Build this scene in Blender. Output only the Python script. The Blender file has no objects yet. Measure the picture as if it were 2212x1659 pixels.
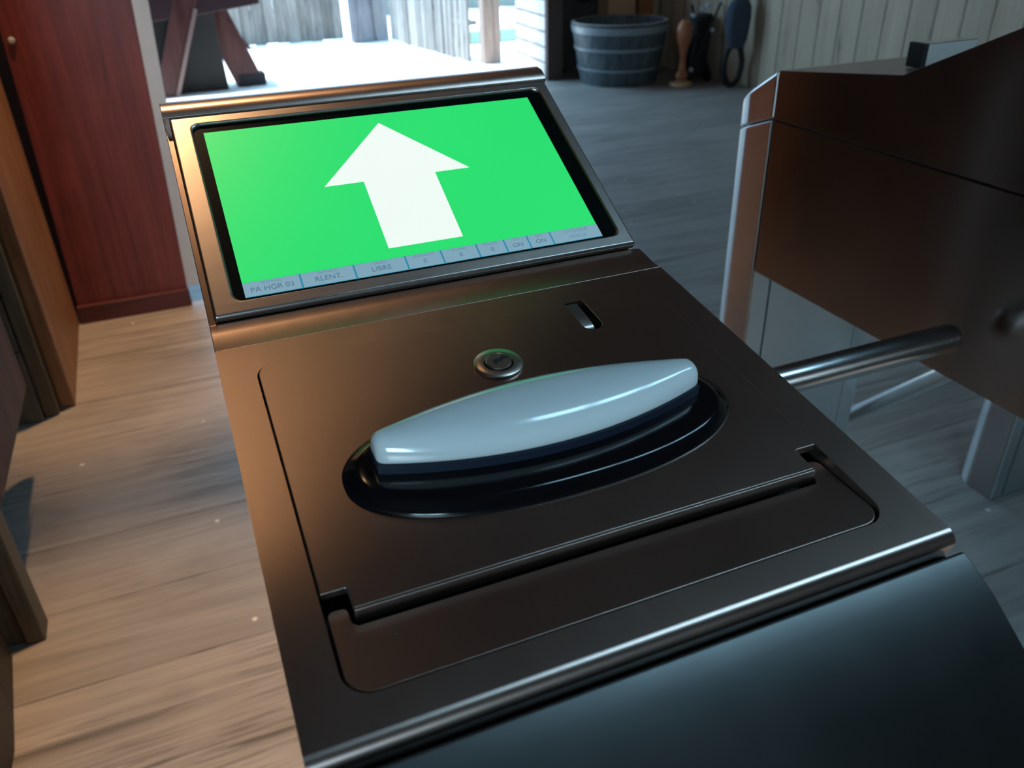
import bpy, bmesh, math, random
from mathutils import Vector, Matrix
random.seed(7)
C = bpy.context.scene.collection
S = bpy.context.scene
PI = math.pi
H = 1.08            # height of the lid's crease above the floor
W = .28             # width of a turnstile housing

# ------------------------------------------------------------------ camera
cam = bpy.data.cameras.new('camera'); co = bpy.data.objects.new('camera', cam); C.objects.link(co)
yaw, pitch, roll, fpx = math.radians(21.5045), math.radians(29.9517), math.radians(-1.7943), 1774.24
fw = Vector((math.sin(yaw)*math.cos(pitch), math.cos(yaw)*math.cos(pitch), -math.sin(pitch)))
rt = Vector((math.cos(yaw), -math.sin(yaw), 0)); up = rt.cross(fw)
r2 = rt*math.cos(roll) + up*math.sin(roll); u2 = -rt*math.sin(roll) + up*math.cos(roll)
M = Matrix((r2, u2, -fw)).transposed().to_4x4()
M.translation = Vector((.0039, -.4305, .204 + H))
co.matrix_world = M
cam.sensor_fit = 'HORIZONTAL'; cam.sensor_width = 36; cam.lens = fpx/2212*36
cam.clip_start = .02; cam.clip_end = 200
cam.dof.use_dof = True; cam.dof.focus_distance = .50; cam.dof.aperture_fstop = 13
S.camera = co

# ------------------------------------------------------------------ light
S.view_settings.view_transform = 'Standard'; S.view_settings.look = 'None'
S.view_settings.gamma = 1; S.view_settings.use_curve_mapping = False
S.view_settings.exposure = 0.0
S.cycles.use_denoising = True
S.cycles.max_bounces = 8
S.cycles.sample_clamp_indirect = 6
w = bpy.data.worlds.new('sky'); S.world = w; w.use_nodes = True
bg = w.node_tree.nodes['Background']; bg.inputs[0].default_value = (.38, .70, 1.0, 1); bg.inputs[1].default_value = 5.6

def light(name, kind, loc, energy, color, **k):
    l = bpy.data.lights.new(name, kind); l.energy = energy; l.color = color
    o = bpy.data.objects.new(name, l); C.objects.link(o); o.location = loc
    tgt = k.pop('target', None)
    for a, v in k.items(): setattr(l, a, v)
    if tgt: o.rotation_euler = (Vector(tgt) - Vector(loc)).to_track_quat('-Z', 'Y').to_euler()
    return o
light('sun', 'SUN', (3, 9, 8), 7.0, (1, .97, .92), angle=.02, target=(3.6, 8.2, 0))
light('added_skylight_fill', 'AREA', (1.8, -.35, 3.16), 30, (.42, .78, 1.0), shape='RECTANGLE', size=2.2, size_y=.36, target=(1.8, -.35, 0))  # added area light in a made-up skylight, for highlights on the metal
light('added_rear_fill', 'AREA', (-1.05, -2.80, 1.75), 80, (.55, .84, 1.0), shape='RECTANGLE', size=.9, size_y=1.1, target=(-1.05, 6, 1.75))  # added area light at an invented rear window, brightens the tripod arm

# ------------------------------------------------------------------ node helpers
def mat(name):
    m = bpy.data.materials.new(name); m.use_nodes = True
    nt = m.node_tree; b = nt.nodes['Principled BSDF']
    return m, nt, b
def node(nt, t, **k):
    n = nt.nodes.new(t)
    for a, v in k.items():
        if a == 'ins':
            for i, x in v.items():
                if isinstance(x, bpy.types.NodeSocket): nt.links.new(x, n.inputs[i])
                else: n.inputs[i].default_value = x
        else: setattr(n, a, v)
    return n
def mth(nt, op, a, b=0.0, c=0.0):
    n = node(nt, 'ShaderNodeMath', operation=op, ins={0: a, 1: b, 2: c}); return n.outputs[0]
def coords(nt, scale=(1, 1, 1), rot=(0, 0, 0)):
    tc = node(nt, 'ShaderNodeTexCoord')
    mp = node(nt, 'ShaderNodeMapping', ins={0: tc.outputs['Object'], 2: rot, 3: scale})
    return mp.outputs[0]
def ramp(nt, fac, stops):
    r = node(nt, 'ShaderNodeValToRGB', ins={0: fac}); e = r.color_ramp.elements
    while len(e) < len(stops): e.new(.5)
    for el, (p, c) in zip(e, stops):
        el.position = p; el.color = (*c, 1) if len(c) == 3 else c
    return r.outputs[0]
def mix(nt, f, a, b, bt='MIX'):
    n = node(nt, 'ShaderNodeMix', data_type='RGBA', blend_type=bt)
    for i, x in ((0, f), (6, a), (7, b)):
        if isinstance(x, bpy.types.NodeSocket): nt.links.new(x, n.inputs[i])
        else: n.inputs[i].default_value = x if i == 0 else (*x, 1)[:4]
    return n.outputs[2]
def noise(nt, vec, scale, detail=4, rough=.6, dist=0):
    return node(nt, 'ShaderNodeTexNoise', ins={'Vector': vec, 'Scale': scale, 'Detail': detail, 'Roughness': rough, 'Distortion': dist}).outputs['Fac']
def bump(nt, b, h, strength, dist=.01):
    n = node(nt, 'ShaderNodeBump', ins={'Height': h, 'Strength': strength, 'Distance': dist}); nt.links.new(n.outputs[0], b.inputs['Normal'])

def plain(name, col, rough=.5, metal=0, coat=0, var=.12, vs=12, emit=None, es=0):
    m, nt, b = mat(name)
    n = noise(nt, coords(nt), vs)
    c = mix(nt, n, tuple(x*(1-var) for x in col), tuple(min(1, x*(1+var)) for x in col))
    nt.links.new(c, b.inputs['Base Color'])
    b.inputs['Roughness'].default_value = rough; b.inputs['Metallic'].default_value = metal
    b.inputs['Coat Weight'].default_value = coat; b.inputs['Coat Roughness'].default_value = .05
    if emit: b.inputs['Emission Color'].default_value = (*emit, 1); b.inputs['Emission Strength'].default_value = es
    return m
def steel(name, streak=(300, 6, 300), rough=.30, col=(.47, .43, .40), var=.10, aniso=0, axis='X', rot=0.):
    m, nt, b = mat(name)
    v = coords(nt, streak)
    n = noise(nt, v, 4, 3, .7)
    n2 = noise(nt, coords(nt), 9, 4, .6)
    c = mix(nt, n2, tuple(x*(1-var) for x in col), tuple(x*(1+var) for x in col))
    nt.links.new(c, b.inputs['Base Color'])
    b.inputs['Metallic'].default_value = 1
    r = mth(nt, 'ADD', mth(nt, 'MULTIPLY', n, .14), mth(nt, 'ADD', mth(nt, 'MULTIPLY', n2, .10), rough-.12))
    nt.links.new(r, b.inputs['Roughness'])
    bump(nt, b, n, .03, .0003)
    if aniso:
        tg = node(nt, 'ShaderNodeTangent', direction_type='RADIAL', axis=axis)
        nt.links.new(tg.outputs[0], b.inputs['Tangent'])
        b.inputs['Anisotropic'].default_value = aniso; b.inputs['Anisotropic Rotation'].default_value = rot
    return m
def wood(name, c1, c2, along='X', across='Y', width=.235, seam=.012, seamdark=.35, grain=1.0, rough=.6, plankvar=.35, flecks=False, knots=False, shift=0., rot=(0, 0, 0), worn=0):
    m, nt, b = mat(name)
    v = coords(nt, (1, 1, 1), rot)
    sx = node(nt, 'ShaderNodeSeparateXYZ', ins={0: v})
    ax = {'X': 0, 'Y': 1, 'Z': 2}
    t = mth(nt, 'DIVIDE', mth(nt, 'ADD', sx.outputs[ax[across]], shift), width)
    cell = mth(nt, 'FLOOR', t); fr = mth(nt, 'FRACT', t)
    wn = node(nt, 'ShaderNodeTexWhiteNoise', noise_dimensions='1D', ins={'W': cell})
    # grain: stretch along the plank, offset per plank
    off = node(nt, 'ShaderNodeCombineXYZ', ins={0: mth(nt, 'MULTIPLY', cell, 7.31), 1: mth(nt, 'MULTIPLY', cell, 3.7), 2: mth(nt, 'MULTIPLY', cell, 1.9)})
    va = node(nt, 'ShaderNodeVectorMath', operation='ADD', ins={0: v, 1: off.outputs[0]}).outputs[0]
    sc = [1, 1, 1]; 
    for k in 'XYZ': sc[ax[k]] = 2.2 if k == along else 26
    mp = node(nt, 'ShaderNodeMapping', ins={0: va, 3: tuple(sc)}).outputs[0]
    g = noise(nt, mp, 1.0*grain, 6, .62, 1.2)
    sc2 = [x*(1 if i == ax[along] else 4) for i, x in enumerate(sc)]
    mp2 = node(nt, 'ShaderNodeMapping', ins={0: va, 3: tuple(sc2)}).outputs[0]
    g2 = noise(nt, mp2, 1.3*grain, 4, .7, .4)
    big = noise(nt, va, 3.0, 3, .5)
    gg = mth(nt, 'ADD', mth(nt, 'MULTIPLY', g, .55), mth(nt, 'ADD', mth(nt, 'MULTIPLY', g2, .25), mth(nt, 'MULTIPLY', big, .2)))
    c = ramp(nt, gg, [(.30, tuple(x*.55 for x in c1)), (.43, c1), (.58, c2), (.75, tuple(min(1, x*1.12) for x in c2))])
    pv = mth(nt, 'ADD', mth(nt, 'MULTIPLY', wn.outputs[0], plankvar), 1-plankvar/2)
    pc = node(nt, 'ShaderNodeCombineXYZ', ins={0: pv, 1: pv, 2: pv}).outputs[0]
    c = mix(nt, 1.0, c, pc, 'MULTIPLY')
    if worn:
        # raised grain and dark striations in patches
        sc3 = tuple(3.0 if 'XYZ'[i] == along else 75 for i in range(3))
        st = noise(nt, node(nt, 'ShaderNodeMapping', ins={0: va, 3: sc3}).outputs[0], 1.0, 5, .6, 1.5)
        pt = ramp(nt, noise(nt, va, 2.6, 3, .6), [(.47, (0, 0, 0)), (.62, (1, 1, 1))])
        sm3 = ramp(nt, st, [(.40, (1, 1, 1)), (.52, (0, 0, 0))])
        k3 = mth(nt, 'MULTIPLY', mth(nt, 'MULTIPLY', sm3, pt), worn)
        c = mix(nt, k3, c, tuple(x*.42 for x in c1))
        bl = noise(nt, va, 9, 5, .7)
        c = mix(nt, mth(nt, 'MULTIPLY', bl, .35), c, tuple(x*.8 for x in c1))
    # dark weathered cracks along the grain
    cr = ramp(nt, g, [(.28, (1, 1, 1)), (.36, (0, 0, 0))])
    c = mix(nt, cr, c, tuple(x*.42 for x in c1))
    e = mth(nt, 'MINIMUM', fr, mth(nt, 'SUBTRACT', 1.0, fr))
    wob = mth(nt, 'MULTIPLY', noise(nt, mp, 2.0, 2), seam*1.4)
    sm = mth(nt, 'LESS_THAN', e, mth(nt, 'ADD', wob, seam*.0)) if seam > 0 else 0.0
    if worn: sm = mth(nt, 'MULTIPLY', sm, ramp(nt, noise(nt, v, 4.5, 2), [(.40, (.25, .25, .25)), (.60, (1, 1, 1))]))
    c = mix(nt, sm, c, tuple(x*seamdark for x in c1)) if seam > 0 else c
    if knots:
        kmap = node(nt, 'ShaderNodeMapping', ins={0: va, 3: tuple(1.2 if 'XYZ'[i] == along else 5 for i in range(3))}).outputs[0]
        vo = node(nt, 'ShaderNodeTexVoronoi', ins={'Vector': kmap, 'Scale': 1.3}).outputs['Distance']
        k = ramp(nt, vo, [(.05, (1, 1, 1)), (.12, (0, 0, 0))])
        c = mix(nt, k, c, tuple(x*.45 for x in c1))
    if flecks:
        vo = node(nt, 'ShaderNodeTexVoronoi', ins={'Vector': v, 'Scale': 13}).outputs['Distance']
        keep = mth(nt, 'GREATER_THAN', noise(nt, v, 5, 1), .56)
        k = mth(nt, 'MULTIPLY', mth(nt, 'LESS_THAN', vo, .085), keep)
        c = mix(nt, k, c, (.75, .74, .70))
    nt.links.new(c, b.inputs['Base Color'])
    rr = mth(nt, 'ADD', mth(nt, 'MULTIPLY', g, .25), rough-.12)
    nt.links.new(rr, b.inputs['Roughness'])
    hb = mth(nt, 'SUBTRACT', gg, mth(nt, 'MULTIPLY', sm, .8)) if seam > 0 else gg
    bump(nt, b, hb, .35, .006)
    return m

STEEL = steel('brushed steel', (260, 5, 260), rough=.33, col=(.38, .29, .255), aniso=.5, axis='X', rot=.25)
STEEL_X = steel('brushed steel lengthwise', (5, 200, 200), rough=.33, col=(.34, .29, .265))
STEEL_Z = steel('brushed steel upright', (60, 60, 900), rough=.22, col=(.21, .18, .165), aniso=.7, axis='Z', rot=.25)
STEEL_NOSE = steel('satin dark steel', (4, 4, 4), rough=.42, col=(.085, .086, .085), var=.25)
STEEL_COL = steel('brushed steel column', (60, 60, 900), rough=.30, col=(.55, .53, .52), aniso=.92, axis='Z', rot=.25)
CHROME = steel('polished steel tube', (5, 120, 120), rough=.24, col=(.66, .66, .66))
BLACK = plain('black void', (.006, .006, .006), .7)
GLOSS = plain('glossy black plastic', (.003, .003, .004), .12, coat=.0)
GLOSS.node_tree.nodes['Principled BSDF'].inputs['Specular IOR Level'].default_value = .35
GLASS = plain('black display glass', (.002, .003, .003), .25)
GLASS.node_tree.nodes['Principled BSDF'].inputs['Specular IOR Level'].default_value = .04
LENS = plain('milky white acrylic', (.54, .59, .60), .14, coat=.5, var=.02)
LENS.node_tree.nodes['Principled BSDF'].inputs['Subsurface Weight'].default_value = .25
LENS.node_tree.nodes['Principled BSDF'].inputs['Subsurface Radius'].default_value = (.01, .01, .01)
SLATE = plain('dark blue black plastic', (.010, .015, .028), .4)
def emitm(name, col, s):
    m, nt, b = mat(name); b.inputs['Base Color'].default_value = (0, 0, 0, 1)
    b.inputs['Roughness'].default_value = .4; b.inputs['Specular IOR Level'].default_value = .15
    n = noise(nt, coords(nt), 6, 2)
    c = mix(nt, n, tuple(x*.94 for x in col), tuple(min(1, x*1.04) for x in col))
    nt.links.new(c, b.inputs['Emission Color']); b.inputs['Emission Strength'].default_value = s
    return m
GREEN = emitm('lit green pixels', (.024, .74, .165), 1.0)
WHITE = emitm('lit white pixels', (.88, 1.0, .93), 1.0)
BAR = emitm('lit pale blue pixels', (.21, .38, .48), 1.0)
CYAN = emitm('lit teal pixels', (.03, .25, .38), 1.0)
INK = emitm('grey lettering pixels', (.085, .17, .25), 1.0)
INK2 = emitm('faint lettering pixels', (.13, .25, .34), 1.0)

# ------------------------------------------------------------------ mesh helpers
def fin(name, bm, m, parent=None, smooth=False, bev=0, seg=3, ang=40):
    bmesh.ops.recalc_face_normals(bm, faces=bm.faces[:])
    me = bpy.data.meshes.new(name); bm.to_mesh(me); bm.free()
    o = bpy.data.objects.new(name, me); C.objects.link(o)
    ms = m if isinstance(m, (list, tuple)) else [m]
    for x in ms: me.materials.append(x)
    if parent: o.parent = parent
    if bev:
        md = o.modifiers.new('b', 'BEVEL'); md.width = bev; md.segments = seg; md.limit_method = 'ANGLE'; md.angle_limit = math.radians(ang)
        md.harden_normals = True
    if smooth or bev:
        for p in me.polygons: p.use_smooth = True
        try:
            bm2 = bmesh.new(); bm2.from_mesh(me)
            for e in bm2.edges:
                if len(e.link_faces) == 2 and e.calc_face_angle(0) > math.radians(ang): e.smooth = False
            bm2.to_mesh(me); bm2.free()
        except Exception: pass
    return o
def box(bm, x0, x1, y0, y1, z0, z1):
    vs = [bm.verts.new((x, y, z)) for x in (x0, x1) for y in (y0, y1) for z in (z0, z1)]
    for f in ((0, 1, 3, 2), (4, 6, 7, 5), (0, 4, 5, 1), (2, 3, 7, 6), (0, 2, 6, 4), (1, 5, 7, 3)):
        bm.faces.new([vs[i] for i in f])
    return vs
def hexa(bm, low, high):
    a = [bm.verts.new(p) for p in low]; b = [bm.verts.new(p) for p in high]; n = len(a)
    bm.faces.new(a[::-1]); bm.faces.new(b)
    for i in range(n): bm.faces.new((a[i], a[(i+1) % n], b[(i+1) % n], b[i]))
def prism_x(bm, prof, x0, x1):
    hexa(bm, [(x0, y, z) for y, z in prof], [(x1, y, z) for y, z in prof])
def prism_n(bm, outline, n0, n1):
    hexa(bm, [(x, v, n0) for x, v in outline], [(x, v, n1) for x, v in outline])
def rrect(x0, x1, y0, y1, r, seg=6, corners=(1, 1, 1, 1)):
    pts = []
    for k, (cx, cy, a0) in enumerate(((x1-r, y1-r, 0), (x0+r, y1-r, 90), (x0+r, y0+r, 180), (x1-r, y0+r, 270))):
        if corners[k]:
            for i in range(seg+1):
                a = math.radians(a0 + 90*i/seg); pts.append((cx+r*math.cos(a), cy+r*math.sin(a)))
        else: pts.append(((x1, y1), (x0, y1), (x0, y0), (x1, y0))[k])
    return pts
def ring(bm, outer, inner, n0, n1, seg=6):
    """plate with a hole: outer corners square, inner rounded rectangle made by rrect (same seg)"""
    N = seg+1
    x0, x1, y0, y1 = outer
    oc = [(x1, y1), (x0, y1), (x0, y0), (x1, y0)]
    L = {}
    for n in (n0, n1):
        ov = [bm.verts.new((*p, n)) for p in oc]; iv = [bm.verts.new((*p, n)) for p in inner]
        L[n] = (ov, iv)
        for k in range(4):
            seg_ = iv[k*N:(k+1)*N]
            for i in range(N-1): bm.faces.new((ov[k], seg_[i], seg_[i+1]))
            nx = iv[((k+1) % 4)*N]
            bm.faces.new((ov[k], seg_[-1], nx, ov[(k+1) % 4]))
    for ov, iv, q in ((L[n0][0], L[n1][0], 0), (L[n0][1], L[n1][1], 1)):
        n = len(ov)
        for i in range(n): bm.faces.new((ov[i], ov[(i+1) % n], iv[(i+1) % n], iv[i]))
def tube(bm, p0, p1, r0, r1=None, seg=24, dome=True):
    r1 = r0 if r1 is None else r1
    p0, p1 = Vector(p0), Vector(p1); d = (p1-p0).normalized()
    a = d.orthogonal().normalized(); b = d.cross(a)
    rows = [(p0, r0)]
    if dome:
        for i in range(5):
            t = i/5*PI/2; rr = r1*.45
            rows.append((p1 - d*rr + d*rr*math.sin(t), r1-rr+rr*math.cos(t)))
        rows.append((p1, r1*.55))
    else: rows.append((p1, r1))
    prev = None; first = None
    for c, r in rows:
        cur = [bm.verts.new(c + (a*math.cos(2*PI*i/seg) + b*math.sin(2*PI*i/seg))*r) for i in range(seg)]
        if prev:
            for i in range(seg): bm.faces.new((prev[i], prev[(i+1) % seg], cur[(i+1) % seg], cur[i]))
        else: bm.faces.new(cur[::-1])
        prev = cur
    bm.faces.new(prev)
def lathe(bm, prof, cx, cy, seg=48, closed_bottom=True, closed_top=True):
    prev = None
    for r, z in prof:
        cur = [bm.verts.new((cx+r*math.cos(2*PI*i/seg), cy+r*math.sin(2*PI*i/seg), z)) for i in range(seg)]
        if prev:
            for i in range(seg): bm.faces.new((prev[i], prev[(i+1) % seg], cur[(i+1) % seg], cur[i]))
        elif closed_bottom: bm.faces.new(cur[::-1])
        prev = cur
    if closed_top: bm.faces.new(prev)
def beam(bm, p0, p1, w_, d_, upv=(0, -1, 0)):
    p0, p1 = Vector(p0), Vector(p1); d = (p1-p0).normalized(); u = Vector(upv); s = d.cross(u).normalized(); u = s.cross(d).normalized()
    q = lambda p: [tuple(p + s*a*w_/2 + u*b*d_/2) for a, b in ((-1, -1), (1, -1), (1, 1), (-1, 1))]
    hexa(bm, q(p0), q(p1))
def thing(name, label, cat, loc=(0, 0, 0), group=None):
    o = bpy.data.objects.new(name, None); C.objects.link(o); o.location = loc; o.empty_display_size = .1
    o['label'] = label; o['category'] = cat
    if group: o['group'] = group
    return o
def tag(o, label, cat, group=None):
    o['label'] = label; o['category'] = cat
    if group: o['group'] = group
    return o
def struct(name, bm, m, label=None, **k):
    o = fin(name, bm, m, **k); o['kind'] = 'structure'
    if label: o['label'] = label
    return o
def dup(root, loc, label):
    r = root.copy(); C.objects.link(r); r.location = loc; r['label'] = label
    for ch in list(root.children):
        c = ch.copy(); C.objects.link(c); c.parent = r
        for g in list(ch.children):
            d = g.copy(); C.objects.link(d); d.parent = c
    return r
def P(y, z): return (y, z+H)

# ================================================================== the room
FLOOR = wood('worn plank floor', (.30, .27, .25), (.44, .40, .365), 'X', 'Y', .238, .014, .40, .55, .47, .20, flecks=True, worn=.6, shift=.045)
bm = bmesh.new(); hexa(bm, *[[(-1.6, -2.72, z), (4.62, -2.72, z), (4.62, 6.93, z), (3.13, 6.93, z), (3.13, 6.55, z), (-1.6, 6.55, z)] for z in (-.08, 0)])
struct('floor', bm, FLOOR, 'worn wooden plank floor')
PALE = wood('pale weathered boards', (.50, .375, .265), (.60, .465, .34), 'Z', 'Y', .20, .045, .35, .30, .75, .16, knots=True)
bm = bmesh.new(); hexa(bm, [(4.33, 5.60, 0), (4.40, 5.36, 0), (4.46, -2.72, 0), (4.62, -2.72, 0), (4.62, 6.79, 0), (4.33, 6.79, 0)],
     [(4.33, 5.60, 3), (4.40, 5.36, 3), (4.46, -2.72, 3), (4.62, -2.72, 3), (4.62, 6.79, 3), (4.33, 6.79, 3)])
struct('wall_right', bm, PALE, 'pale weathered vertical board wall')
DARKWALL = plain('dark grey brown render', (.075, .062, .055), .85, vs=3, var=.25)
bm = bmesh.new(); box(bm, 3.24, 4.62, 6.80, 6.93, 0, 3)
struct('wall_front', bm, DARKWALL, 'dark wall behind the half barrel')
CEIL = wood('dark ceiling boards', (.07, .032, .021), (.115, .053, .036), 'X', 'Y', .3, .02, .2, 1, .7, .3)
bm = bmesh.new()
for a in ((-1.6, .7, -2.72, 6.93), (2.9, 4.62, -2.72, 6.93), (.7, 2.9, -2.72, -.54), (.7, 2.9, -.16, 6.93)): box(bm, *a, 3.0, 3.1)
struct('ceiling', bm, CEIL, 'dark timber ceiling')
bm = bmesh.new()
for a in ((-1.6, -1.5, 0, 3), (-.6, 4.62, 0, 3), (-1.5, -.6, 0, 1.2), (-1.5, -.6, 2.3, 3)): box(bm, a[0], a[1], -2.72, -2.6, a[2], a[3])
struct('wall_rear', bm, CEIL, 'dark timber wall behind the camera')
BARS = plain('dark window bars', (.05, .035, .028), .5)  # bars of the two added openings, they break up the metal highlights
bm = bmesh.new()
for i in range(3): box(bm, -1.5+i*.43, -1.46+i*.43, -2.69, -2.63, 1.2, 2.3)
for z in (1.2, 1.73, 2.26): box(bm, -1.5, -.6, -2.70, -2.62, z, z+.04)
struct('added_rear_window', bm, BARS, 'dark barred window behind the camera')
bm = bmesh.new()
for i in range(6): box(bm, .7+i*.432, .74+i*.432, -.54, -.16, 3.02, 3.08)
box(bm, .7, 2.9, -.36, -.34, 3.015, 3.085)
struct('added_skylight', bm, BARS, 'barred skylight in the ceiling')
bm = bmesh.new()
for y0, y1, z0, z1 in ((-2.72, 2.34, 0, 3), (2.44, 6.93, 0, 3), (2.34, 2.44, 2.2, 3)): box(bm, -1.72, -1.6, y0, y1, z0, z1)  # narrow slit added to throw a light streak onto the second turnstile
REDDARK = wood('dark red brown boards', (.075, .03, .022), (.14, .06, .042), 'Z', 'Y', .25, .02, .2, 1, .6, .4)
struct('wall_left', bm, REDDARK, 'dark reddish board wall on the left')
# warm ceiling lamps by the left wall
LAMPON = emitm('lit warm lamp face', (1.0, .62, .3), 6)
def downlight(x, y, label, e, tx, ty, size=1.15):
    t = thing('ceiling_spotlight', label, 'lamp', (x, y, 3.0), 'warm ceiling spotlights by the left wall')
    b_ = bmesh.new(); lathe(b_, [(.06, -.10), (.065, -.10), (.065, 0), (.0601, 0)], 0, 0, 32, False, False); fin('lamp_housing', b_, BLACK, t, True)
    b_ = bmesh.new(); lathe(b_, [(.055, -.085), (.055, -.08)], 0, 0, 32); fin('lamp_face', b_, LAMPON, t, True)
    l = light('spotlight_beam', 'SPOT', (x, y, 2.88), e, (1.0, .60, .30), spot_size=size, spot_blend=.8, shadow_soft_size=.05, target=(tx, ty, 0))
    return t
downlight(.02, 2.35, 'black round ceiling spotlight above the red panel', 230, -.30, 2.35, .62)
downlight(-.11, 1.18, 'black round ceiling spotlight above the near turnstile', 235, -.28, .46, .81)

# ------------------------------------------------------------------ left side: panel, posts
REDWOOD = wood('dark red stained wood', (.15, .028, .026), (.25, .055, .046), 'Z', 'X', 2.0, 0, .3, .55, .42, 0)
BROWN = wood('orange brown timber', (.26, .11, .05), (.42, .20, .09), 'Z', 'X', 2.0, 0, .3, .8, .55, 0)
GREY = wood('grey weathered timber', (.085, .07, .055), (.15, .13, .10), 'Z', 'X', 2.0, 0, .3, .9, .75, 0)
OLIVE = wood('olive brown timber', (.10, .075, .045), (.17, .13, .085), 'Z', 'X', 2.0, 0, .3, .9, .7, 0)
SKIRT = wood('dark maroon plinth wood', (.07, .014, .016), (.12, .028, .030), 'X', 'Z', 2.0, 0, .3, .8, .45, 0)
WHITEP = plain('worn pale grey paint', (.70, .72, .74), .5, vs=20)
t = thing('partition_panel', 'dark red stained wooden partition panel standing on the floor left of the screen', 'panel', (-.26, 2.78, 0))
bm = bmesh.new()
hexa(bm, [(-.196, -.03, 0), (.190, -.03, 0), (.190, .06, 0), (-.196, .06, 0)], [(-.11, -.03, 2.99), (.31, -.03, 2.99), (.31, .06, 2.99), (-.11, .06, 2.99)])
fin('panel', bm, REDWOOD, t, bev=.003)
bm = bmesh.new(); box(bm, -.198, .196, -.055, -.031, 0, .068); fin('baseboard', bm, SKIRT, t, bev=.003)
bm = bmesh.new()
hexa(bm, [(.1905, -.028, .07), (.238, -.028, .07), (.238, .06, .07), (.1905, .06, .07)], [(.312, -.028, 2.99), (.372, -.028, 2.99), (.372, .06, 2.99), (.312, .06, 2.99)])
fin('edge_strip', bm, WHITEP, t, bev=.002)['label'] = 'worn pale painted edge strip'
bm = bmesh.new(); tube(bm, (-.142, -.031, .972), (-.142, -.041, .972), .010); fin('screw', bm, plain('dull zinc', (.5, .55, .55), .5), t, True)

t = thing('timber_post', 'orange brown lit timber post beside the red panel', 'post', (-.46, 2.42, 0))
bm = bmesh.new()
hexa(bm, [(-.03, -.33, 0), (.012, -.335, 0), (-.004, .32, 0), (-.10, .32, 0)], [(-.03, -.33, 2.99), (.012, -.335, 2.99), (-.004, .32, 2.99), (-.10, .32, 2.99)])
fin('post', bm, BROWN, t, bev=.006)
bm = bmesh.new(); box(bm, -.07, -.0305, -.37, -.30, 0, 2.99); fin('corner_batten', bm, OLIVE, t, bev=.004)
t2 = thing('weathered_board', 'grey weathered upright board with a butt joint left of the orange brown post', 'board', (-.55, 2.06, 0))
bm = bmesh.new(); box(bm, -.09, .018, -.03, .03, 0, .23); fin('lower_board', bm, GREY, t2, bev=.004)
bm = bmesh.new(); box(bm, -.095, .016, -.025, .03, .233, 2.99); fin('upper_board', bm, GREY, t2, bev=.004)
bm = bmesh.new(); box(bm, -.76, -.66, 1.96, 2.02, 0, 2.99)
tag(fin('dark_post', bm, REDDARK, bev=.004), 'dark reddish post at the left picture edge behind the near post', 'post')
t = thing('timber_post', 'olive brown split timber post nearest the camera on the left', 'post', (-.478, 1.10, 0))
bm = bmesh.new(); hexa(bm, [(-.018, -.03, 0), (.018, -.03, 0), (.018, .03, 0), (-.018, .03, 0)], [(-.035, -.03, 2.99), (.020, -.03, 2.99), (.020, .03, 2.99), (-.035, .03, 2.99)])
fin('post', bm, OLIVE, t, bev=.004)
bm = bmesh.new(); box(bm, -.06, -.0185, -.02, .03, 0, 2.99); fin('side_batten', bm, GREY, t, bev=.004)
bm = bmesh.new(); box(bm, -.515, -.487, 1.14, 1.78, .24, 2.99)  # added to block the ceiling spots and keep the floor behind in shade
tag(fin('shade_boarding', bm, REDDARK, bev=.004), 'dark reddish boarding added between the two left posts to shade the floor', 'boarding')
# dark crate-like plinth at lower left
bm = bmesh.new()
hexa(bm, [(-.9, .25, 0), (-.512, .25, 0), (-.492, .8, 0), (-.52, 1.05, 0), (-.9, 1.05, 0)], [(-.9, .25, 1.0), (-.53, .25, 1.0), (-.52, .8, 1.0), (-.54, 1.05, 1.0), (-.9, 1.05, 1.0)])
tag(fin('timber_plinth', bm, wood('blackened timber', (.03, .022, .016), (.06, .045, .032), 'Z', 'Y', .3, .02, .3, 1, .6, .3), bev=.006), 'blackened timber boarding in the lower left corner', 'boarding')

# ================================================================== outside
bm = bmesh.new(); box(bm, -1.6, -.37, 2.87, 2.93, 0, 3)  # added behind the gap so that it stays dark
struct('added_gap_board', bm, REDDARK, 'dark boarding added to keep daylight out of the gap beside the red panel')
GROUND = plain('pale sunlit concrete', (.80, .79, .76), .9, vs=2, var=.06)
bm = bmesh.new(); hexa(bm, *[[(-8, 6.56, z), (3.12, 6.56, z), (3.12, 6.94, z), (14, 6.94, z), (14, 24, z), (-8, 24, z)] for z in (-.08, -.002)])
struct('ground', bm, GROUND, 'pale sunlit ground outside')
bm = bmesh.new(); hexa(bm, [(3.13, 6.42, 0), (3.24, 6.42, 0), (3.24, 7.3, 0), (3.20, 7.3, 0)], [(3.13, 6.42, 3.3), (3.24, 6.42, 3.3), (3.24, 7.3, 3.3), (3.20, 7.3, 3.3)])
LAP = wood('pale lapped siding', (.74, .66, .63), (.85, .79, .76), 'Y', 'Z', .125, .09, .25, .5, .7, .06)
struct('trim_1', bm, LAP, 'pale horizontal lapped siding beside the doorway')
bm = bmesh.new(); box(bm, 3.10, 3.24, 6.36, 6.418, 0, 3)
struct('trim_2', bm, plain('dark brown door jamb', (.10, .065, .055), .7), 'dark brown doorway jamb')
FENCE = wood('blue grey fence boards', (.145, .13, .12), (.24, .215, .195), 'Z', 'X', .13, .03, .35, 1, .8, .5)
FENCE2 = wood('silvery fence boards', (.30, .27, .25), (.46, .42, .39), 'Z', 'Y', .11, .05, .3, 1, .8, .6)
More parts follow.
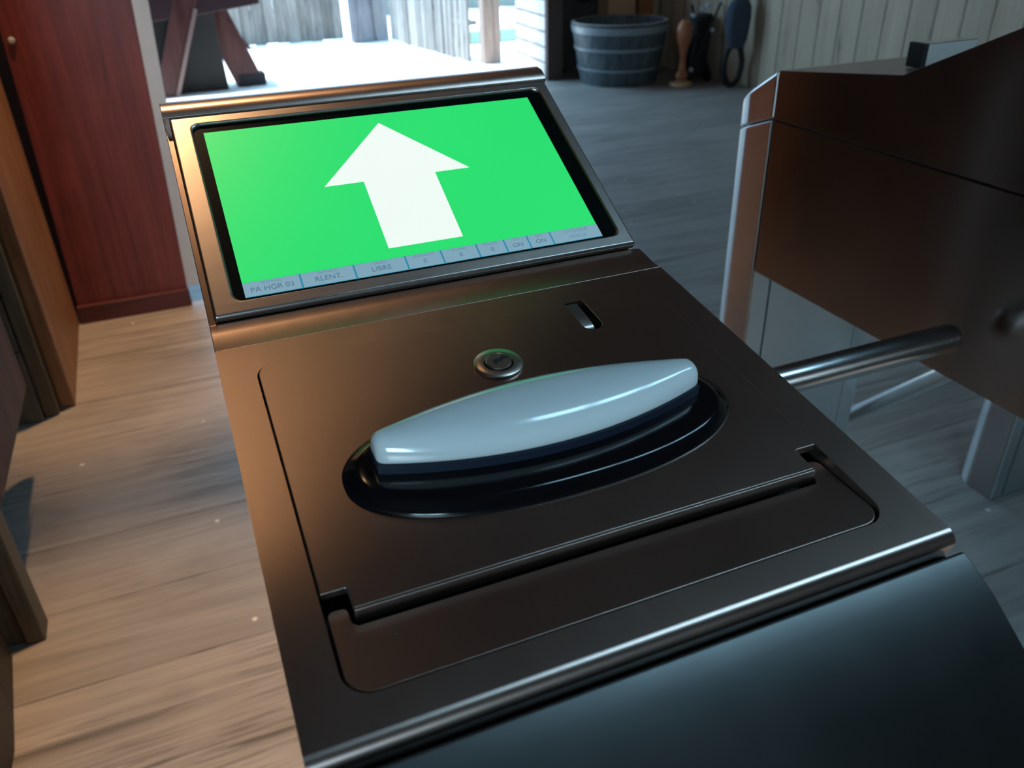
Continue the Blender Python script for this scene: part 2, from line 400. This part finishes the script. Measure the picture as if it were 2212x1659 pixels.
def board_fence(name, label, p0, p1, n, h, m, gap, seedv, wob=.02):
    t = thing(name, label, 'fence', ((p0[0]+p1[0])/2, (p0[1]+p1[1])/2, 0))
    rnd = random.Random(seedv); cx, cy = t.location.x, t.location.y
    d = Vector((p1[0]-p0[0], p1[1]-p0[1], 0)); L = d.length; d.normalize(); nrm = Vector((-d.y, d.x, 0))
    b_ = bmesh.new()
    for i in range(n):
        a = L*i/n + gap/2; e = L*(i+1)/n - gap/2; o_ = rnd.uniform(-.01, .01)
        base = Vector((p0[0]-cx, p0[1]-cy, 0)); z0 = rnd.uniform(0, wob)
        q = [base + d*a + nrm*(o_-.011), base + d*e + nrm*(o_-.011), base + d*e + nrm*(o_+.011), base + d*a + nrm*(o_+.011)]
        tl = rnd.uniform(-.01, .01)
        hexa(b_, [(v.x, v.y, z0) for v in q], [(v.x+tl*d.x, v.y+tl*d.y, h+rnd.uniform(-.03, .03)) for v in q])
    fin('boards', b_, m, t)
    for z in (.35, h-.35):
        b_ = bmesh.new(); base = Vector((p0[0]-cx, p0[1]-cy, z)) + nrm*.04
        beam(b_, base, base + d*L, .09, .04, (0, 0, 1)); fin('rail', b_, m, t)
    return t
board_fence('board_fence', 'blue grey vertical board fence at the far end of the sunlit ground', (-3.0, 10.3), (2.15, 10.15), 40, 1.9, FENCE, .001, 3)
board_fence('board_fence', 'silvery board fence with bright gaps running towards the doorway', (2.62, 9.72), (2.88, 7.70), 18, 1.9, FENCE2, .022, 5)
board_fence('board_fence', 'shaded grey board fence seen beyond the pinkish post', (3.0, 12.5), (6.2, 12.3), 24, 1.9, plain('olive grey boards', (.16, .17, .15), .9), .006, 9)
bm = bmesh.new(); box(bm, 2.18, 2.42, 9.72, 9.90, 0, 2.3)
tag(fin('gate_post', bm, wood('dark grey fence post', (.13, .13, .15), (.24, .24, .27), 'Z', 'X', 2, 0, .3, 1, .8, 0), bev=.005), 'dark grey square post where the two fences meet', 'post')
bm = bmesh.new(); box(bm, 2.43, 2.60, 9.74, 9.84, 0, 2.1)
tag(fin('gate_post', bm, wood('mid grey fence post', (.2, .2, .22), (.33, .33, .35), 'Z', 'X', 2, 0, .3, 1, .8, 0), bev=.005), 'mid grey post at the start of the silvery fence', 'post')
bm = bmesh.new(); box(bm, 2.95, 3.125, 7.50, 7.62, 0, 2.6)
tag(fin('porch_post', bm, wood('pinkish brown timber', (.36, .25, .21), (.50, .37, .31), 'Z', 'X', 2, 0, .3, .8, .7, 0), bev=.006), 'pinkish brown square porch post at the end of the silvery fence', 'post')
bm = bmesh.new(); box(bm, 3.3, 5.4, 8.85, 9.3, .0, .13)
tag(fin('raised_bed', bm, plain('green painted kerb', (.27, .40, .33), .8), bev=.01), 'low green painted raised kerb beyond the pinkish post', 'kerb')

# heavy red timber trestle outside the doorway
t = thing('timber_trestle', 'heavy dark red timber trestle with splayed legs beyond the hood', 'trestle', (.45, 7.6, 0))
RED2 = wood('dark maroon painted timber', (.075, .024, .024), (.14, .05, .047), 'Z', 'X', 2, 0, .3, .6, .45, 0)
def leg(p0, p1, w_, d_, m=RED2, nm='leg'):
    b_ = bmesh.new(); beam(b_, p0, p1, w_, d_); return fin(nm, b_, m, t, bev=.008)
leg((.30, 0, .002), (-.04, 0, .98), .23, .16)
l2 = leg((-.42, -.22, .002), (-.02, -.20, .98), .17, .10)
bm = bmesh.new(); beam(bm, (-.335, -.282, .002), (-.055, -.262, .66), .030, .015); fin('leg_strip', bm, plain('greyish pink edge highlight', (.30, .21, .20), .6), t)  # pale strip put in for the highlight along the leg's edge
bm = bmesh.new(); beam(bm, (.34, -.085, .30), (.13, -.085, .60), .025, .012); fin('leg_strip', bm, RED2, t)
bm = bmesh.new(); box(bm, .20, .43, -.09, .09, .002, .10); fin('foot', bm, plain('dark rubber foot', (.03, .03, .035), .7), t, bev=.01)
bm = bmesh.new(); hexa(bm, [(-1.6, -.25, .50), (-.12, -.25, .60), (.46, -.25, .665), (.46, .25, .665), (-.12, .25, .60), (-1.6, .25, .50)], [(-1.6, -.25, .80), (-.12, -.25, .8), (.46, -.25, .8), (.46, .25, .8), (-.12, .25, .8), (-1.6, .25, .80)])
fin('platform', bm, plain('dark plum painted deck', (.05, .022, .028), .5), t, bev=.01)
bm = bmesh.new(); hexa(bm, [(-1.60, -.14, 0), (.098, -.14, 0), (.098, -.10, 0), (-1.60, -.10, 0)], [(-1.60, -.14, .499), (.08, -.14, .615), (.08, -.10, .615), (-1.60, -.10, .499)])  # separate dark hoarding, only parented to the trestle
fin('dark_hoarding', bm, plain('charcoal hoarding', (.040, .040, .040), .8, vs=3, var=.3), t, bev=.005)['label'] = 'charcoal hoarding standing among the trestle legs'

# ================================================================== half barrel and things by the wall
bx, by = 3.62, 6.06
t = thing('half_barrel', 'dark weathered half barrel tub with metal hoops by the dark wall', 'barrel', (bx, by, 0))
STAVE = wood('blue grey barrel staves', (.055, .075, .09), (.12, .15, .17), 'Z', 'X', .085, .03, .3, .8, .5, .3)
HOOP = plain('dull galvanised hoop', (.30, .34, .37), .38, metal=.25, vs=30)
R = lambda z: .315 + (.400-.315)*min(1, z/.47)**.85
bm = bmesh.new(); zs = [0, .05, .12, .2, .28, .36, .43, .475]
lathe(bm, [(R(z), z) for z in zs] + [(R(.475)-.03, .475), (R(.3)-.03, .3), (R(.2)-.03, .2)], 0, 0, 64)
fin('tub', bm, STAVE, t, True)
bm = bmesh.new(); lathe(bm, [(.369, .4755), (.371, .480), (.395, .481), (.4005, .476)], 0, 0, 64, False, False)
fin('rim', bm, plain('pale worn rim wood', (.32, .27, .23), .6), t, True)
for z0, z1 in ((.40, .455), (.27, .295), (.115, .135)):
    bm = bmesh.new(); lathe(bm, [(R(z0)+.001, z0), (R(z0)+.007, z0+.002), (R(z1)+.007, z1-.002), (R(z1)+.001, z1)], 0, 0, 64, False, False)
    fin('hoop', bm, HOOP, t, True)
bm = bmesh.new(); lathe(bm, [(.33, .34), (.36, .34)][:1] + [(.345, .345)], 0, 0, 48); fin('soil', bm, plain('dark soil', (.10, .085, .075), .9), t)
# hand pump / black iron bracket hanging over the barrel
t = thing('iron_pump', 'black cast iron hand pump with a curved spout above the half barrel', 'pump', (3.36, 6.66, 0))
IRON = plain('black blue cast iron', (.018, .028, .036), .45, metal=.4)
bm = bmesh.new(); lathe(bm, [(.05, 0), (.05, .02), (.022, .05), (.020, .50), (.035, .53), (.030, .60), (.060, .66), (.075, .72), (.07, 1.1), (.08, 1.12), (.03, 1.2)], 0, 0, 24); fin('pump_body', bm, IRON, t, True)
bm = bmesh.new(); pts = [Vector((.07 + .16*(1-math.cos(a)) , 0, .75 - .17*math.sin(a))) for a in [i/10*PI for i in range(11)]]
for a, b_ in zip(pts, pts[1:]): tube(bm, a, b_, .012, seg=10, dome=False)
fin('spout', bm, IRON, t, True)
# warm brown cabinet behind the barrel
t = thing('wooden_stand', 'tan and brown wooden display stand behind the half barrel', 'stand', (4.05, 6.64, 0))
TAN = plain('tan wood', (.66, .36, .19), .6); CHEST = plain('chestnut wood', (.38, .13, .05), .5)
bm = bmesh.new(); box(bm, -.28, -.01, -.10, .1, .43, .95); fin('panel', bm, TAN, t, bev=.006)
bm = bmesh.new(); box(bm, -.32, .02, -.12, .12, .35, .425); fin('shelf', bm, plain('dark umber wood', (.035, .015, .01), .5), t, bev=.006)
for x in (-.30, -.02): 
    bm = bmesh.new(); box(bm, x, x+.04, -.08, .08, 0, .348); fin('leg', bm, CHEST, t, bev=.004)
bm = bmesh.new(); box(bm, .03, .17, -.10, .10, 0, 1.1); fin('side_board', bm, CHEST, t, bev=.006)
bm = bmesh.new(); box(bm, .175, .225, -.10, .06, 0, 1.1); fin('pale_edge', bm, plain('pale birch', (.45, .33, .2), .6), t, bev=.004)
# turned copper brown stand
t = thing('turned_stand', 'copper brown turned wooden stand with a pale foot right of the half barrel', 'stand', (3.94, 5.58, 0))
COP = plain('copper brown varnish', (.42, .14, .06), .35)
bm = bmesh.new(); lathe(bm, [(.085, 0), (.095, .012), (.09, .03), (.05, .042)], 0, 0, 32); fin('foot', bm, plain('pale ochre wood', (.62, .38, .20), .5), t, True)
bm = bmesh.new(); lathe(bm, [(.04, .043), (.04, .06), (.055, .075), (.05, .10), (.03, .13), (.026, .22), (.04, .30), (.062, .36), (.065, .44), (.045, .48), (.03, .50)], 0, 0, 32); fin('turned_post', bm, COP, t, True)
# black folded pushchair
t = thing('folded_pushchair', 'black folded pushchair leaning by the pale board wall', 'pushchair', (4.15, 5.72, 0))
BLK = plain('black nylon fabric', (.010, .011, .013), .6); WH = plain('white glint tone', (.55, .58, .62), .35)
bm = bmesh.new(); hexa(bm, [(-.10, -.07, .05), (.08, -.07, .03), (.08, .10, .03), (-.10, .10, .05)], [(-.03, -.05, .50), (.13, -.05, .52), (.13, .10, .52), (-.03, .10, .50)]); fin('seat', bm, BLK, t, bev=.03)
for x0, x1 in ((-.10, .16), (.10, -.12)):
    bm = bmesh.new(); tube(bm, (x0, -.085, .06), (x1, -.075, .60), .010, seg=12); fin('frame', bm, BLK, t, True)
for x, z in ((-.09, .11), (.085, .40), (-.02, .56), (-.10, .52), (.03, .585)):  # pale studs put in for white glints on the black shape
    bm = bmesh.new(); tube(bm, (x, -.10, z), (x, -.07, z), .017, seg=16); fin('joint', bm, WH, t, True)
for x in (-.085, .10):
    bm = bmesh.new(); tube(bm, (x-.012, -.05, .045), (x+.012, -.05, .045), .045, seg=24, dome=False); fin('wheel', bm, BLK, t, True)
# blue grey bag
t = thing('draped_bag', 'blue grey fabric bag drooping over a black frame against the pale board wall', 'bag', (4.25, 5.33, 0))
DENIM = plain('slate blue fabric', (.055, .075, .115), .85, vs=25)
bm = bmesh.new()
rows = [(.30, .055, .03), (.36, .075, .045), (.44, .085, .05), (.52, .09, .055), (.59, .085, .055), (.64, .06, .045), (.66, .025, .02)]
prev = None
for z, rx, ry in rows:
    cur = [bm.verts.new((1.25*rx*math.cos(2*PI*i/32)*(1+.05*math.sin(5*2*PI*i/32)), ry*math.sin(2*PI*i/32)-.02, z)) for i in range(32)]
    if prev:
        for i in range(32): bm.faces.new((prev[i], prev[(i+1) % 32], cur[(i+1) % 32], cur[i]))
    else: bm.faces.new(cur[::-1])
    prev = cur
bm.faces.new(prev); fin('bag_body', bm, DENIM, t, True)
bm = bmesh.new(); pts = [(.085*math.sin(a), 0, .17+.155*math.cos(a)) for a in [i/14*2*PI for i in range(15)]]
for a, b_ in zip(pts, pts[1:]): tube(bm, a, b_, .022, seg=10, dome=False)
fin('hanging_strap', bm, BLK, t, True)
bm = bmesh.new(); box(bm, -.05, .04, .0, .05, .665, 1.2); fin('black_upright', bm, BLK, t, bev=.01)

# ================================================================== the turnstiles
a_l, b_s = math.radians(7.8934), math.radians(28.9291)
def lidM(): return Matrix.Translation((0, 0, H)) @ Matrix.Rotation(a_l, 4, 'X')
def scM(): return Matrix.Translation((0, .0290, .0070+H)) @ Matrix.Rotation(b_s, 4, 'X')
def put(o, m): o.matrix_local = m; return o
T = thing('turnstile', 'steel tripod turnstile whose sloping screen shows a white arrow on green', 'turnstile', (0, 0, 0), 'steel turnstiles in a row')
# upper housing -----------------------------------------------------
up_prof = [P(.603, -.0800), P(.603, -.0110), P(.373, .0155), P(.227, .0835), P(.2175, .0885), P(.2105, .0930), P(.203, .0962), P(.195, .0975), P(.187, .0965), P(.1810, .0935), P(.1785, .0905), P(.1825, .0835),
           P(.0345, .0000), P(.0290, .0030), P(.026, .0035), P(.018, .0020), P(.0095, .0004), P(-.0002, -.0001), P(-.0003, -.016), P(-.236, -.0505), P(-.236, -.0800)]
bm = bmesh.new(); prism_x(bm, up_prof, 0, W)
bm.normal_update()
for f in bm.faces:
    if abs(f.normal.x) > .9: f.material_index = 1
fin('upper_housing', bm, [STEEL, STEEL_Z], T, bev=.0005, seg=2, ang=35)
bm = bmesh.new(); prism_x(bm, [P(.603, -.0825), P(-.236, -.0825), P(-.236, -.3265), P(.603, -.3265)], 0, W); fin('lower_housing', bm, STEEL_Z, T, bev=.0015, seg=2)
bm = bmesh.new(); prism_x(bm, [P(.60, -.0840), P(-.22, -.0840), P(-.22, -.06), P(.60, -.06)], .004, W-.004); fin('seam_core', bm, BLACK, T)
def column(bm, y0, y1, z0, z1, rr, top=None, front=False):
    """rounded-corner column: plan outline with the outer two corners rounded"""
    if front: out = rrect(0, W, y0, y1, rr, 8, (0, 0, 1, 1))
    else: out = rrect(0, W, y0, y1, rr, 16, (1, 1, 0, 0))
    hexa(bm, [(x, y, z0(y) if callable(z0) else z0) for x, y in out], [(x, y, z1(y) if callable(z1) else z1) for x, y in out])
bm = bmesh.new()
column(bm, .606, .724, lambda y: H-.0800-(y-.606)*.36, lambda y: H-.0120-(y-.606)*.62, .066)
fin('rear_cap', bm, STEEL_COL, T, bev=.004, seg=3, ang=50)
bm = bmesh.new()
def cchan(bm, y0, y1, z0, z1, front=False):
    # C shaped leg: rounded outer shell, two flanges, recess facing inwards
    out = rrect(0, W, y0, y1, .066, 16, (1, 1, 0, 0))
    if front: out = [(x, y0+y1-y) for x, y in out][::-1]
    hexa(bm, [(x, y, 0.0) for x, y in out], [(x, y, z1(y) if callable(z1) else z1) for x, y in out])
cchan(bm, .607, .724, 0, lambda y: H-.0825-(y-.606)*.36)
fin('leg', bm, STEEL_COL, T, bev=.0015, seg=2, ang=50)
PANEL = steel('daylight tinted satin steel', (200, 200, 5), rough=.42, col=(.66, .76, .80))  # bluish reflection of the daylit floor put into the base colour
for x0, x1, yy in ((.0015, .034, .6045), (.0375, .2425, .6035), (.246, .2785, .6045)):
    bm = bmesh.new(); box(bm, x0, x1, yy-.004, .6068, .001, H-.3275); fin('inner_panel', bm, PANEL, T, bev=.0012, seg=2)
bm = bmesh.new(); cchan(bm, -.352, -.260, 0, H-.3275, True); fin('leg', bm, STEEL_COL, T, bev=.0015, seg=2, ang=50)
# nose --------------------------------------------------------------
nose = [P(-.2515, -.0480), P(-.2515, -.0405), P(-.2530, -.0395), P(-.2560, -.0405), P(-.2625, -.0438), P(-.2720, -.0490), P(-.2900, -.0620), P(-.3100, -.0800), P(-.3300, -.1060), P(-.3440, -.1400), P(-.3510, -.1900), P(-.3520, -.3265), P(-.2375, -.3265), P(-.2375, -.0480)]
bm = bmesh.new(); prism_x(bm, nose, 0, W); fin('front_nose', bm, STEEL_NOSE, T, bev=.002, seg=3, ang=50)
# lid frame ---------------------------------------------------------
X0, X1, V0, V1 = .0180, .2605, -.2315, -.0205
bm = bmesh.new()
ring(bm, (0, W, -.2455, -.0005), rrect(X0, X1, V0, V1, .0115), -.0150, 0)
# rolled front edge
arc = [(-.2455, 0)] + [(-.2455-.0055*math.sin(t), -.0055+.0055*math.cos(t)) for t in [i/8*PI/2*1.15 for i in range(1, 9)]] + [(-.2500, -.013), (-.2455, -.013)]
prism_x(bm, arc, 0, W)
put(fin('lid_frame', bm, STEEL, T, smooth=True, ang=30), lidM())
bm = bmesh.new(); box(bm, X0-.004, X1+.004, V0-.004, V1+.004, -.0158, -.0149); put(fin('lid_tray', bm, BLACK, T), lidM())
# maintenance door with notches and slot
dx0, dx1, dv1 = .0189, .2596, -.0214
def arcpts(cx, cy, r, a0, a1, n=6): return [(cx+r*math.cos(math.radians(a0+(a1-a0)*i/n)), cy+r*math.sin(math.radians(a0+(a1-a0)*i/n))) for i in range(n+1)]
out = [(dx0, -.1838), (.0288, -.1838), (.0296, -.1846), (.0296, -.1945), (.2478, -.1945), (.2478, -.1815), (.2485, -.1808), (dx1, -.1808)]
out += arcpts(dx1-.0108, dv1-.0108, .0108, 0, 90)
out += [(.2122, dv1)] + [(.2122, -.0470)] + arcpts(.2062, -.0470, .0060, 0, -180, 8)[1:-1] + [(.2002, -.0470), (.2002, dv1)]
out += arcpts(dx0+.0108, dv1-.0108, .0108, 90, 180)
bm = bmesh.new(); prism_n(bm, out, -.0030, .0012)
prism_n(bm, [(.0296, -.1958), (.2478, -.1958), (.2478, -.1928), (.0296, -.1928)], -.0068, .0010)
door = put(fin('door', bm, STEEL, T, bev=.0005, seg=2, ang=40), lidM())
bm = bmesh.new()
tb = lambda x0, x1: [(x0, -.1985)] 
fl = [(.0195, -.2215)] + arcpts(.0300, -.2195, .0105, 180, 270)[1:] + arcpts(.2490, -.2195, .0105, 270, 360) + [(.2595, -.1870)] + arcpts(.2560, -.1870, .0030, 0, 90)[1:] + [(.2515, -.1840), (.2500, -.1860), (.2492, -.1960), (.2480, -.1985), (.0300, -.1985), (.0283, -.1965), (.0280, -.1905)] + arcpts(.0250, -.1905, .0030, 0, 90)[1:] + arcpts(.0225, -.1905, .0030, 90, 180)
prism_n(bm, fl, -.0080, -.0034)
for v_ in bm.verts: v_.co.z += -.0026 + (-v_.co.y-.1840)*.095
put(fin('front_flap', bm, STEEL, T, bev=.0006, seg=2, ang=40), lidM())
bm = bmesh.new(); prism_n(bm, [(.0420+.0008*math.cos(a), -.2085+.0006*math.sin(a)+.0003*math.cos(a)) for a in [i/8*2*PI for i in range(8)]], -.0034, -.0026)
put(fin('rust_spot', bm, plain('rust', (.05, .022, .01), .8), T), lidM())
# latch tongue in the slot
bm = bmesh.new()
tp = [(-.0216, -.0006), (-.034, -.0010), (-.0435, -.0020), (-.0462, -.0032), (-.0478, -.0056), (-.0480, -.0085), (-.0465, -.0085), (-.0462, -.0060), (-.0448, -.0042), (-.034, -.0025), (-.0216, -.0022)]
prism_x(bm, tp, .2010, .2088); put(fin('latch_tongue', bm, STEEL_X, T, smooth=True, ang=50), lidM())
# key lock
kx, kv = .1400, -.0665
bm = bmesh.new(); lathe(bm, [(.0134, .0004), (.0134, .0024), (.0128, .0030), (.0082, .0031), (.0078, .0024)], kx, kv, 48, True, False)
klk = put(fin('key_lock', bm, steel('lock ring steel', (60, 60, 60), rough=.3, col=(.50, .42, .37)), T, True, ang=45), lidM())
bm = bmesh.new(); lathe(bm, [(.0078, .0020), (.0074, .0020)], kx, kv, 48, True, True); fin('cylinder_gap', bm, BLACK, klk)
bm = bmesh.new(); lathe(bm, [(.0070, .0021), (.0070, .0034), (.0066, .0038)], kx, kv, 48); fin('lock_cylinder', bm, steel('lock core steel', (60, 60, 60), rough=.3, col=(.5, .42, .37)), klk, True)
bm = bmesh.new()
kh = [(-.0014, -.0010), (-.0005, -.0016), (.0008, -.0006), (.0022, -.0002), (.0034, .0008), (.0050, .0006), (.0056, .0014), (.0046, .0022), (.0034, .0028), (.0022, .0024), (.0012, .0016), (-.0004, .0017), (-.0016, .0010)]
prism_n(bm, [(kx-.001+x*1.35, kv+y*1.35) for x, y in kh], .0037, .00395); fin('keyhole', bm, BLACK, klk)
# beacon ------------------------------------------------------------
bcx, bcv = .1405, -.1235
def sup(a, b_, n, ex=2.25):
    r = []
    for i in range(n):
        t = 2*PI*i/n; c, s = math.cos(t), math.sin(t)
        r.append((a*math.copysign(abs(c)**(2/ex), c), b_*math.copysign(abs(s)**(2/ex), s)))
    return r
bm = bmesh.new(); prev = None; NB = 96
steps = [(1.0, .0004), (1.0, .0022), (.992, .0032), (.975, .0037), (.972, .0042), (.955, .0046), (.950, .0050), (.930, .0053), (.925, .0057), (.89, .0062), (.84, .0065), (.80, .0065)]
for k, z in steps:
    q = sup(.0995*(1-(1-k)*.75), .0405*(1-(1-k)*1.5), NB)
    cur = [bm.verts.new((bcx+x, bcv-.0055+y, z)) for x, y in q]
    if prev:
        for i in range(NB): bm.faces.new((prev[i], prev[(i+1) % NB], cur[(i+1) % NB], cur[i]))
    else: bm.faces.new(cur[::-1])
    prev = cur
bm.faces.new(prev)
put(fin('beacon_base', bm, GLOSS, T, True, ang=50), lidM())
LX = .0835
def lens(bm, hw0, hwe, z0, zt, n=48, m=20, lx=LX, endr=.004):
    """boat plan, arched section: x along, hw(x) half width, top height"""
    rows = []
    for i in range(n+1):
        u = -1+2*i/n; u = math.copysign(abs(u)**.85, u)
        x = lx*u; hw = hwe + (hw0-hwe)*(1-u*u)
        edge = max(0, (abs(u)-.95)/.05)
        top = z0 + (zt-z0)*(.84+.16*(1-u*u)) - edge**2*.0020
        hw *= (1-.18*edge**2)
        r_ = []
        for j in range(m+1):
            t = PI*j/m; c, s = math.cos(t), math.sin(t)
            ex = 2.5
            r_.append(bm.verts.new((x, hw*math.copysign(abs(c)**(2/2.4), c), z0 + (top-z0)*abs(s)**(2/ex))))
        rows.append(r_)
    for a, b_ in zip(rows, rows[1:]):
        for j in range(m): bm.faces.new((a[j], b_[j], b_[j+1], a[j+1]))
        bm.faces.new((a[0], a[m], b_[m], b_[0]))
    bm.faces.new(rows[0]); bm.faces.new(rows[-1][::-1])
bm = bmesh.new(); lens(bm, .0222, .0070, .0112, .0246)
o = fin('beacon_lens', bm, LENS, T, True, ang=55); o.matrix_local = lidM() @ Matrix.Translation((bcx-.0005, bcv-.0010, 0))
md = o.modifiers.new('b', 'BEVEL'); md.width = .002; md.segments = 4; md.limit_method = 'ANGLE'; md.angle_limit = math.radians(50)
bm = bmesh.new()
q = [(LX*1.0*u, (.0070+(.0222-.0070)*(1-u*u))) for u in [-1+2*i/40 for i in range(41)]]
prism_n(bm, [(x, -y-.0004) for x, y in q] + [(x, y+.0004) for x, y in q[::-1]], .0050, .0114)
o = fin('beacon_collar', bm, SLATE, T, smooth=True, ang=40); o.matrix_local = lidM() @ Matrix.Translation((bcx-.0005, bcv-.0010, 0))
# screen bezel ------------------------------------------------------
sx0, sx1, sv0, sv1 = .0170, .2700, .0100, .1630
bm = bmesh.new(); ring(bm, (.0035, .2785, 0, .1715), rrect(sx0, sx1, sv0, sv1, .0065), -.0062, 0)
o = put(fin('screen_bezel', bm, STEEL_X, T, bev=.0021, seg=5, ang=60), scM())
bm = bmesh.new(); box(bm, .0050, .2770, .002, .1710, -.0075, -.0055); put(fin('bezel_backing', bm, BLACK, T), scM())
bm = bmesh.new(); box(bm, sx0-.003, sx1+.003, sv0-.003, sv1+.003, -.0054, -.0022)
disp = put(fin('display', bm, GLASS, T), scM())
def flat(name, outline, n, m, par=disp, lab=None):
    b_ = bmesh.new(); prism_n(b_, outline, n-.00012, n); o_ = fin(name, b_, m, par)
    if lab: o_['label'] = lab
    return o_
L0, L1, B0, B1, T1 = .0232, .2588, .0120, .0232, .1558
flat('green_picture', [(L0, B1), (L1, B1), (L1, T1), (L0, T1)], -.0018, GREEN, lab='bright green picture area')
flat('arrow', [(.1152, .0315), (.1650, .0315), (.1650, .0918), (.1900, .0918), (.1403, .1462), (.0890, .0918), (.1152, .0918)], -.0015, WHITE, lab='white upward arrow')
divs = [L0, .0570, .0900, .1230, .1466, .1708, .1900, .2066, .2232, L1]
flat('status_bar', [(L0, B0), (L1, B0), (L1, B1), (L0, B1)], -.0018, CYAN, lab='teal lines of the status bar')
texts = [('TERMINAL', 'PA HGR 03'), ('ENTRADA', 'RLENT.'), ('SALIDA', 'LIBRE'), ('ENTRADAS', '0'), ('SALIDAS', '0'), ('FRAUDE', '0'), ('TCP', 'ON'), ('BAT', 'ON'), ('', '')]
def text(s, x, v, size, m, par):
    cu = bpy.data.curves.new('lettering', 'FONT'); cu.body = s; cu.size = size; cu.align_x = 'CENTER'; cu.align_y = 'CENTER'; cu.extrude = .00003
    o_ = bpy.data.objects.new('lettering', cu); C.objects.link(o_)
    dg = bpy.context.evaluated_depsgraph_get(); me = bpy.data.meshes.new_from_object(o_.evaluated_get(dg)); bpy.data.objects.remove(o_)
    me.materials.clear(); me.materials.append(m)
    n = bpy.data.objects.new('lettering', me); C.objects.link(n); n.parent = par; n.location = (x, v, -.00135)
    n['label'] = 'grey status lettering'
    return n
for i in range(9):
    a, b_ = divs[i]+(.0006 if i else 0), divs[i+1]-(.0006 if i < 8 else 0)
    flat('status_cell', [(a, B0+.0003), (b_, B0+.0003), (b_, B1-.0003), (a, B1-.0003)], -.0016, BAR, lab='pale blue status cell')
    c = (a+b_)/2
    if i < 8:
        text(texts[i][0], c, .0211, .0027, INK2, disp); text(texts[i][1], c, .0165, .0054 if i < 3 else .0048, INK, disp)
    else:
        text('11/12/2018', c, .0204, .0040, INK2, disp); text('10:05:26', c, .0157, .0040, INK2, disp)
# tripod ------------------------------------------------------------
hub = Vector((W, .183, H-.25))
bm = bmesh.new(); n = Vector((1, 0, -1)).normalized()
tube(bm, hub+Vector((-.02, 0, .02)), hub+Vector((.035, 0, -.035)), .075, .055, 40); fin('arm_hub', bm, STEEL_X, T, True)
f_ = Vector((0, 1, 0)); e_ = Vector((1, 0, 1)).normalized()
arms = []
for k, th in enumerate((0, 120, 240)):
    th = math.radians(th); d = (n + (e_*math.cos(th) + f_*math.sin(th))).normalized()
    st = hub + Vector((.015, 0, -.015)); L = .517
    if k: d = Vector((.05, .70*(1 if k == 1 else -1), -.715)).normalized(); L = .66; st = hub + Vector((.012, 0, 0))
    bm = bmesh.new(); tube(bm, (0, 0, 0), d*L, .0172, .0172, 32)
    o = fin('arm', bm, CHROME, T, True); o.location = st + (Vector((0, 0, .015)) if k == 0 else Vector((0, 0, 0)))
    arms.append(o)
# indicator on the rear top
bm = bmesh.new(); box(bm, .092, .180, .428, .452, H+.0085, H+.0385)
ind = fin('rear_indicator', bm, steel('bright indicator steel', (40, 40, 40), rough=.12, col=(.72, .78, .8)), T, bev=.001)
bm = bmesh.new(); box(bm, .0850, .0925, .427, .453, H+.0085, H+.0387); fin('end_cap', bm, BLACK, ind)

T2 = dup(T, (.85, 0, 0), 'second steel turnstile standing right of the near one, seen from its side')
T3 = dup(T, (1.665, .015, 0), 'third steel turnstile behind the second, only its rear leg showing')
# ==================================================================
